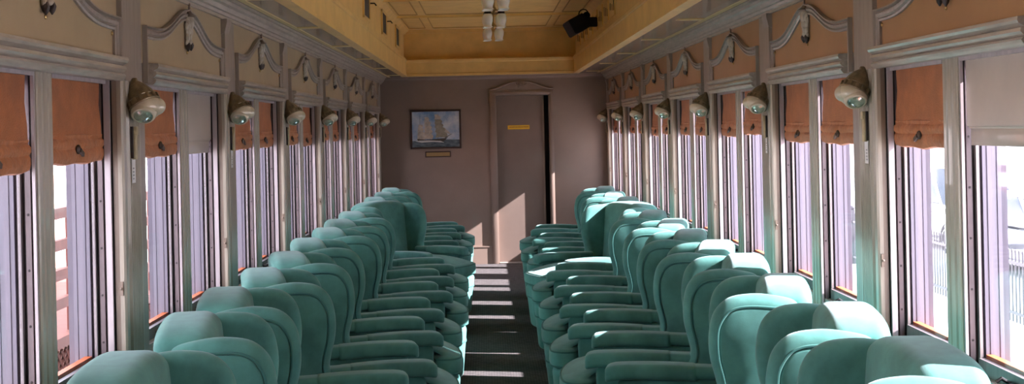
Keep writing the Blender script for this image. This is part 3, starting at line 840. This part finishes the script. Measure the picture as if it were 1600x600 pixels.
# ------------------------------------------------------------------ wing chair
def make_chair():
    r = empty('wing_chair')
    V = M['velvet']
    # front is +y, width along x
    bm = bmesh.new()
    base = catmull([(-.27, -.30), (.0, -.32), (.27, -.30), (.285, -.1), (.285, .20), (.285, .33), (.235, .40), (.12, .425), (0, .435), (-.12, .425), (-.235, .40), (-.285, .33), (-.285, .20), (-.285, -.1)], 4)
    puffy(bm, base, .31, .03, lambda u, v, w: (u*(1+.06*w/.155), v*(1+.03*w/.155), .295+w))
    b = obj('seat_base', bm, V, r)
    bm = bmesh.new(); tube(bm, [(u*1.03, v*1.014, .36) for u, v in base], .005, 6, True); obj('piping', bm, M['velvet_pipe'], b)
    bm = bmesh.new()
    cush = catmull([(-.205, -.24), (0, -.245), (.205, -.24), (.205, 0), (.205, .25), (.22, .285), (.275, .298), (.295, .36), (.255, .42), (.14, .450), (0, .46), (-.14, .450), (-.255, .42), (-.295, .36), (-.275, .298), (-.22, .285), (-.205, .25), (-.205, 0)], 4)
    puffy(bm, cush, .10, .035, lambda u, v, w: (u, v, .500+w), crown=.072, segs=5)
    c = obj('seat_cushion', bm, V, r, autos=75)
    bm = bmesh.new()
    rim = inset_ring(cush, .006)
    tube(bm, [(u, v, .534) for u, v in rim], .005, 6, True); tube(bm, [(u, v, .464) for u, v in rim], .005, 6, True)
    obj('piping', bm, M['velvet_pipe'], c)
    # back: fat rounded slab leaning back
    bm = bmesh.new()
    bo = catmull([(-.24, .15), (0, .145), (.24, .15), (.262, .35), (.278, .65), (.276, .88), (.275, .962), (.256, 1.008), (.19, 1.032), (.10, 1.041), (0, 1.043), (-.10, 1.041), (-.19, 1.032), (-.256, 1.008), (-.275, .962), (-.276, .88), (-.278, .65), (-.262, .35)], 4)
    def bmap(u, v, w):
        lean = -.055*(v-.5)/.5
        k = max(0, (v-.72)/.32)
        return (u, -.305+lean+w*(1+.10*k), v)
    puffy(bm, bo, .168, .046, bmap, crown=.010, segs=7)
    obj('backrest', bm, V, r, autos=75)
    # wings with outer side panels
    wo0 = [(-.300, .20), (-.305, .45), (-.34, .75), (-.376, .90), (-.392, .950), (-.376, .990), (-.300, 1.009), (-.225, 1.014), (-.146, .999), (-.096, .950), (-.078, .870), (-.082, .790), (-.101, .715), (-.108, .670), (-.090, .635), (-.062, .600), (-.055, .50), (-.09, .30), (-.2, .2)]
    wo = catmull(wo0, 5)
    po0 = [(-.36, .15), (-.375, .45), (-.395, .75), (-.405, .88), (-.395, .943), (-.345, .960), (-.225, .970), (-.158, .956), (-.124, .913), (-.114, .865), (-.118, .790), (-.136, .715), (-.141, .660), (-.118, .60), (-.07, .565), (-.06, .35), (-.08, .16), (-.2, .15)]
    po = catmull(po0, 5)
    for sx in (-1, 1):
        def wmap(u, v, w, sx=sx):
            sp = .05*(u+.40)*max(0, min(1, (v-.45)/.4))
            return (sx*(.264+w+sp), u-.02*max(0, (v-.6)), v)
        bm = bmesh.new(); puffy(bm, wo, .082, .040, wmap, segs=7)
        wobj = obj('wing', bm, V, r, autos=70)
        bm = bmesh.new(); puffy(bm, po, .040, .010, lambda u, v, w: wmap(u, v, w+.031), segs=3)
        obj('side_panel', bm, V, r, autos=60)
        bm = bmesh.new()
        seg = [p for i, p in enumerate(inset_ring(po, -.004)) if 5*5 <= i <= 5*14]
        tube(bm, [wmap(u, v, .0475) for u, v in seg], .0048, 6)
        obj('piping', bm, M['velvet_pipe'], wobj)
        # arm
        bm = bmesh.new()
        ao = rrect(-.16, .285, .29, .61, .03)
        puffy(bm, ao, .062, .014, lambda u, v, w: (sx*(.246+w), u, v))
        obj('arm_panel', bm, V, r)
        def pad(bm, y0, y1, g, droop=0.0, rearup=0.0):
            N = 16; rings = []
            sec = []
            hw, hh, rr = .050+g, .026+g, .020
            for cx_, cz_, a0 in ((hw-rr, hh-rr, 0), (-hw+rr, hh-rr, 90), (-hw+rr, -hh+rr, 180), (hw-rr, -hh+rr, 270)):
                for q in range(5):
                    a = math.radians(a0+q*22.5); sec.append((cx_+rr*math.cos(a), cz_+rr*math.sin(a)))
            ts = [0, .03, .06]+[.1+.8*j/N for j in range(N+1)]+[.95, .98, 1]
            for t in ts:
                y = y0+(y1-y0)*t
                e = min(t*(y1-y0), (1-t)*(y1-y0)); k = 1 if e > .022 else math.sqrt(max(0, 1-((.022-e)/.022)**2))*.25+.75
                zc = .632 - droop*max(0, (t-.85)/.15)**2 + .006*math.sin(t*PI) + rearup*max(0, (.15-t)/.15)**2
                rings.append([bm.verts.new((sx*(.248+a*k), y, zc+b*k)) for a, b in sec])
            n = len(sec)
            for a, b in zip(rings[:-1], rings[1:]):
                for q in range(n): bm.faces.new((a[q], a[(q+1) % n], b[(q+1) % n], b[q]))
            bm.faces.new(rings[0]); bm.faces.new(rings[-1][::-1])
        bm = bmesh.new(); pad(bm, -.15, .318, 0, .006, .006)
        am = obj('arm', bm, V, r, autos=60)
        bm = bmesh.new(); pad(bm, -.035, .330, .0055, .010)
        ac = obj('arm_cover', bm, V, am, autos=60)
    bm = bmesh.new(); lathe(bm, [(.20, 0), (.20, .018), (.17, .03), (.06, .04), (.05, .14), (.16, .15)], (0, .05, 0), (0, 0, 1), 28)
    obj('pedestal', bm, M['dark_metal'], r)
    return r
chair = make_chair(); index_kids()
Lrow = [(3.34, 4), (4.12, 9), (4.78, 8), (5.48, 12), (6.22, 13), (6.98, 11), (7.72, 12), (8.46, 13), (9.22, 10), (10.28, -33), (11.15, 8), (12.0, 6), (12.85, 9)]
Rrow = [(3.30, 3), (4.03, 9), (4.84, 10), (5.62, 8), (6.34, 13), (7.03, 10), (7.84, 12), (8.66, 10), (9.50, -24), (10.32, 6), (11.2, 9), (12.2, 7)]
first = True
for s, row in ((-1, Lrow), (1, Rrow)):
    for i, (yy, turn) in enumerate(row):
        o = chair if first else copy_tree(chair); first = False
        cx = -.612 if s < 0 else .752
        # facing the aisle; positive turn = away from the camera
        o.rotation_euler = (0, 0, (-PI/2+math.radians(turn)) if s < 0 else (PI/2-math.radians(turn)))
        o.location = (cx + (0.012*math.sin(i*2.3)), yy, 0)
        extra = ' turned towards the camera' if turn < 0 else ''
        tag(o, 'teal velvet wing chair%s in the %s row, %s from the camera' % (extra, SN[s], ORD[i]), 'chair', 'teal wing chairs in the %s row' % SN[s])

# ------------------------------------------------------------------ outside
bm = bmesh.new(); box(bm, -60, 60, -40, 90, -1.5, -1.3)
tag(obj('ground', bm, M['concrete'], None, False), 'bright sunlit paving outside the carriage', 'ground', None, 'structure')
bm = bmesh.new(); box(bm, -1.3, 1.5, -2.7, 15.3, -1.3, -.12)
tag(obj('carriage_underframe', bm, M['outer'], None, False), 'outer underframe below the carriage floor', 'carriage', None, 'structure')
# iron fence on the right
fn = empty('iron_fence', (7.4, 20, -1.3)); tag(fn, 'black iron picket fence between the carriage and the parked cars', 'fence')
bm = bmesh.new()
for z in (.15, .86): box(bm, -.02, .02, -9, 9, z-.02, z+.02)
obj('rail', bm, M['iron'], fn, False)
bm = bmesh.new()
for j in range(150):
    y = -9+18*j/149; box(bm, -.009, .009, y-.009, y+.009, .02, 1.0); sphere(bm, (0, y, 1.02), .02, .7, .7, 1.6, 6)
pk = obj('pickets', bm, M['iron'], fn); pk['kind'] = 'stuff'
for j in range(7):
    bm = bmesh.new(); box(bm, -.035, .035, -9+3*j-.035, -9+3*j+.035, 0, 1.1); sphere(bm, (0, -9+3*j, 1.14), .05, 1, 1, 1, 8); obj('post', bm, M['iron'], fn)

def car(name, label, cat, body, loc, rz, L=4.6, H=1.5, Wd=1.8, suv=False):
    r = empty(name, loc, rz); tag(r, label, cat, 'parked cars beyond the fence')
    hb = .85 if not suv else 1.0
    bm = bmesh.new()
    pr = catmull([(-L/2, .35), (-L/2+.02, hb-.12), (-L/2+.12, hb-.02), (-L*.18, hb+.04), (L*.3, hb+.04), (L/2-.1, hb), (L/2, hb-.2), (L/2-.02, .35), (L/2-.3, .25), (0, .24), (-L/2+.3, .25)], 4)
    puffy(bm, pr, Wd, .12, lambda u, v, w: (w, u, v)); obj('body', bm, body, r, autos=50)
    bm = bmesh.new()
    cp = catmull([(-L*.24, hb), (-L*.10, H-.10), (-L*.02, H), (L*.22, H), (L*(.44 if suv else .32), H-.12), (L*(.48 if suv else .42), hb), (0, hb-.05)], 5)
    puffy(bm, cp, Wd-.25, .12, lambda u, v, w: (w*(1-.12*(v-hb)), u, v)); g = obj('cabin_glass', bm, M['car_glass'], r, autos=50)
    bm = bmesh.new()
    rp = catmull([(-L*.09, H-.06), (0, H+.015), (L*.22, H+.015), (L*(.40 if suv else .30), H-.08), (L*.1, H-.10)], 4)
    puffy(bm, rp, Wd-.42, .03, lambda u, v, w: (w, u, v))
    for sx in (-1, 1):
        for (ya, yb) in ((-L*.22, -L*.08), (L*.05, L*.07), (L*.27, L*.29)):
            tube(bm, [(sx*(Wd/2-.12), ya, hb), (sx*(Wd/2-.21), yb, H-.03)], .035, 6)
    obj('roof', bm, body, r)
    for sx in (-1, 1):
        for yy in (-L*.31, L*.31):
            bm = bmesh.new(); lathe(bm, [(.20, -.02), (.33, -.01), (.34, .05), (.34, .18), (.30, .20), (.2, .2)], (sx*(Wd/2-.19), yy, .34), (sx, 0, 0), 24)
            w = obj('wheel', bm, M['black_rubber'], r)
            bm = bmesh.new(); lathe(bm, [(.20, .19), (.21, .205), (.16, .19), (.05, .21)], (sx*(Wd/2-.19), yy, .34), (sx, 0, 0), 16); obj('hubcap', bm, M['chrome'], w)
    for sx in (-1, 1):
        bm = bmesh.new(); sphere(bm, (sx*(Wd/2-.3), -L/2+.08, hb-.18), .14, 1.3, .5, .7, 12); obj('headlamp', bm, M['milk'], r)
    bm = bmesh.new(); box(bm, -.45, .45, -L/2-.02, -L/2+.1, .42, .60, 0, .01); obj('grille', bm, M['black'], r, False)
    return r
car('parked_car', 'white parked off-roader beyond the iron fence, farther of two white cars', 'car', M['white_car'], (10.6, 29, -1.3), .12, 4.8, 1.85, 1.95, True)
car('parked_car', 'silver parked saloon car beyond the iron fence', 'car', M['silver_car'], (10.2, 23.4, -1.3), .1)
car('parked_car', 'white parked car nearest the carriage windows', 'car', M['white_car'], (9.6, 16.5, -1.3), .12, 4.5, 1.6, 1.85, True)
bm = bmesh.new(); box(bm, 17, 18, 5, 70, -1.3, 5.5)
for j in range(16): box(bm, 16.95, 17.0, 8+4*j, 9.6+4*j, .2, 2.2, 1); box(bm, 16.95, 17.0, 8+4*j, 9.6+4*j, 3.2, 4.8, 1)
tag(obj('building', bm, [M['whitewall'], M['silver_car']], None, False), 'long pale building across the street on the right', 'building')

# wooden porch on the left
pc = empty('wooden_porch', (-4.2, 12.5, -1.3)); tag(pc, 'red brown wooden porch with rails and lattice outside the left windows', 'porch')
bm = bmesh.new(); box(bm, -2.0, .2, -6, 6, .95, 1.05); obj('deck', bm, M['redwood'], pc, False)
for j in range(9):
    bm = bmesh.new(); y = -6+1.5*j; box(bm, .08, .19, y-.05, y+.05, 0, 2.25, 0, .006); obj('post', bm, M['redwood'], pc, False)
for z in (1.35, 1.62, 1.90, 2.20):
    bm = bmesh.new(); box(bm, .10, .16, -6, 6, z-.05, z+.05); obj('rail', bm, M['redwood'], pc, False)
bm = bmesh.new(); 
for j in range(-6, 100):
    for sg_ in (1, -1):
        y0 = -6+.12*j
        a = (.15, y0, .0); b = (.15, y0+.9, .92) if sg_ > 0 else (.15, y0+.9, .92)
        if sg_ > 0: tube(bm, [(.15, max(-6, y0), .0), (.15, min(6, y0+.9), .92)], .014, 4)
        else: tube(bm, [(.165, max(-6, y0), .92), (.165, min(6, y0+.9), 0)], .014, 4)
obj('lattice', bm, M['redwood'], pc)
bm = bmesh.new(); box(bm, -2.2, -2.0, -6, 6, 1.0, 3.1); box(bm, -.9, -.8, -6, 6, 0, .95)
obj('siding_wall', bm, M['pinkwall'], pc, False)
bm = bmesh.new(); box(bm, -16, -15, -5, 70, -1.3, 3.2)
tag(obj('building', bm, M['whitewall'], None, False), 'low white building far behind the porch on the left', 'building')

# ------------------------------------------------------------------ light
w = bpy.data.worlds.new('World'); bpy.context.scene.world = w; w.use_nodes = True
bg = w.node_tree.nodes['Background']; bg.inputs['Color'].default_value = (.96, .975, 1.0, 1); bg.inputs['Strength'].default_value = 5.6
sun = bpy.data.lights.new('sun', 'SUN'); sun.energy = 31; sun.angle = math.radians(.6); sun.color = (1, .95, .88)
so = bpy.data.objects.new('sun', sun); C.objects.link(so)
dirv = Vector((-1, .24, -.65)); so.rotation_euler = dirv.to_track_quat('-Z', 'Y').to_euler(); so.location = (10, 5, 12)

# ------------------------------------------------------------------ camera
cam = bpy.data.cameras.new('camera'); co = bpy.data.objects.new('camera', cam); C.objects.link(co)
cam.sensor_width = 36; cam.lens = 45; cam.shift_x = .025; cam.shift_y = -.0625; cam.clip_start = .05; cam.clip_end = 300
co.location = (0, 0, 1.62)
ROLL = math.radians(1.25)
co.rotation_euler = (Matrix.Rotation(PI/2, 4, 'X') @ Matrix.Rotation(-ROLL, 4, 'Z')).to_euler()
sc = bpy.context.scene; sc.camera = co
sc.view_settings.view_transform = 'Standard'; sc.view_settings.look = 'None'; sc.view_settings.gamma = 1; sc.view_settings.use_curve_mapping = False
sc.view_settings.exposure = 0.62
sc.cycles.max_bounces = 10; sc.cycles.diffuse_bounces = 7; sc.cycles.transparent_max_bounces = 12; sc.cycles.glossy_bounces = 3
sc.cycles.sample_clamp_indirect = 8; sc.cycles.caustics_reflective = False
sc.cycles.use_denoising = True
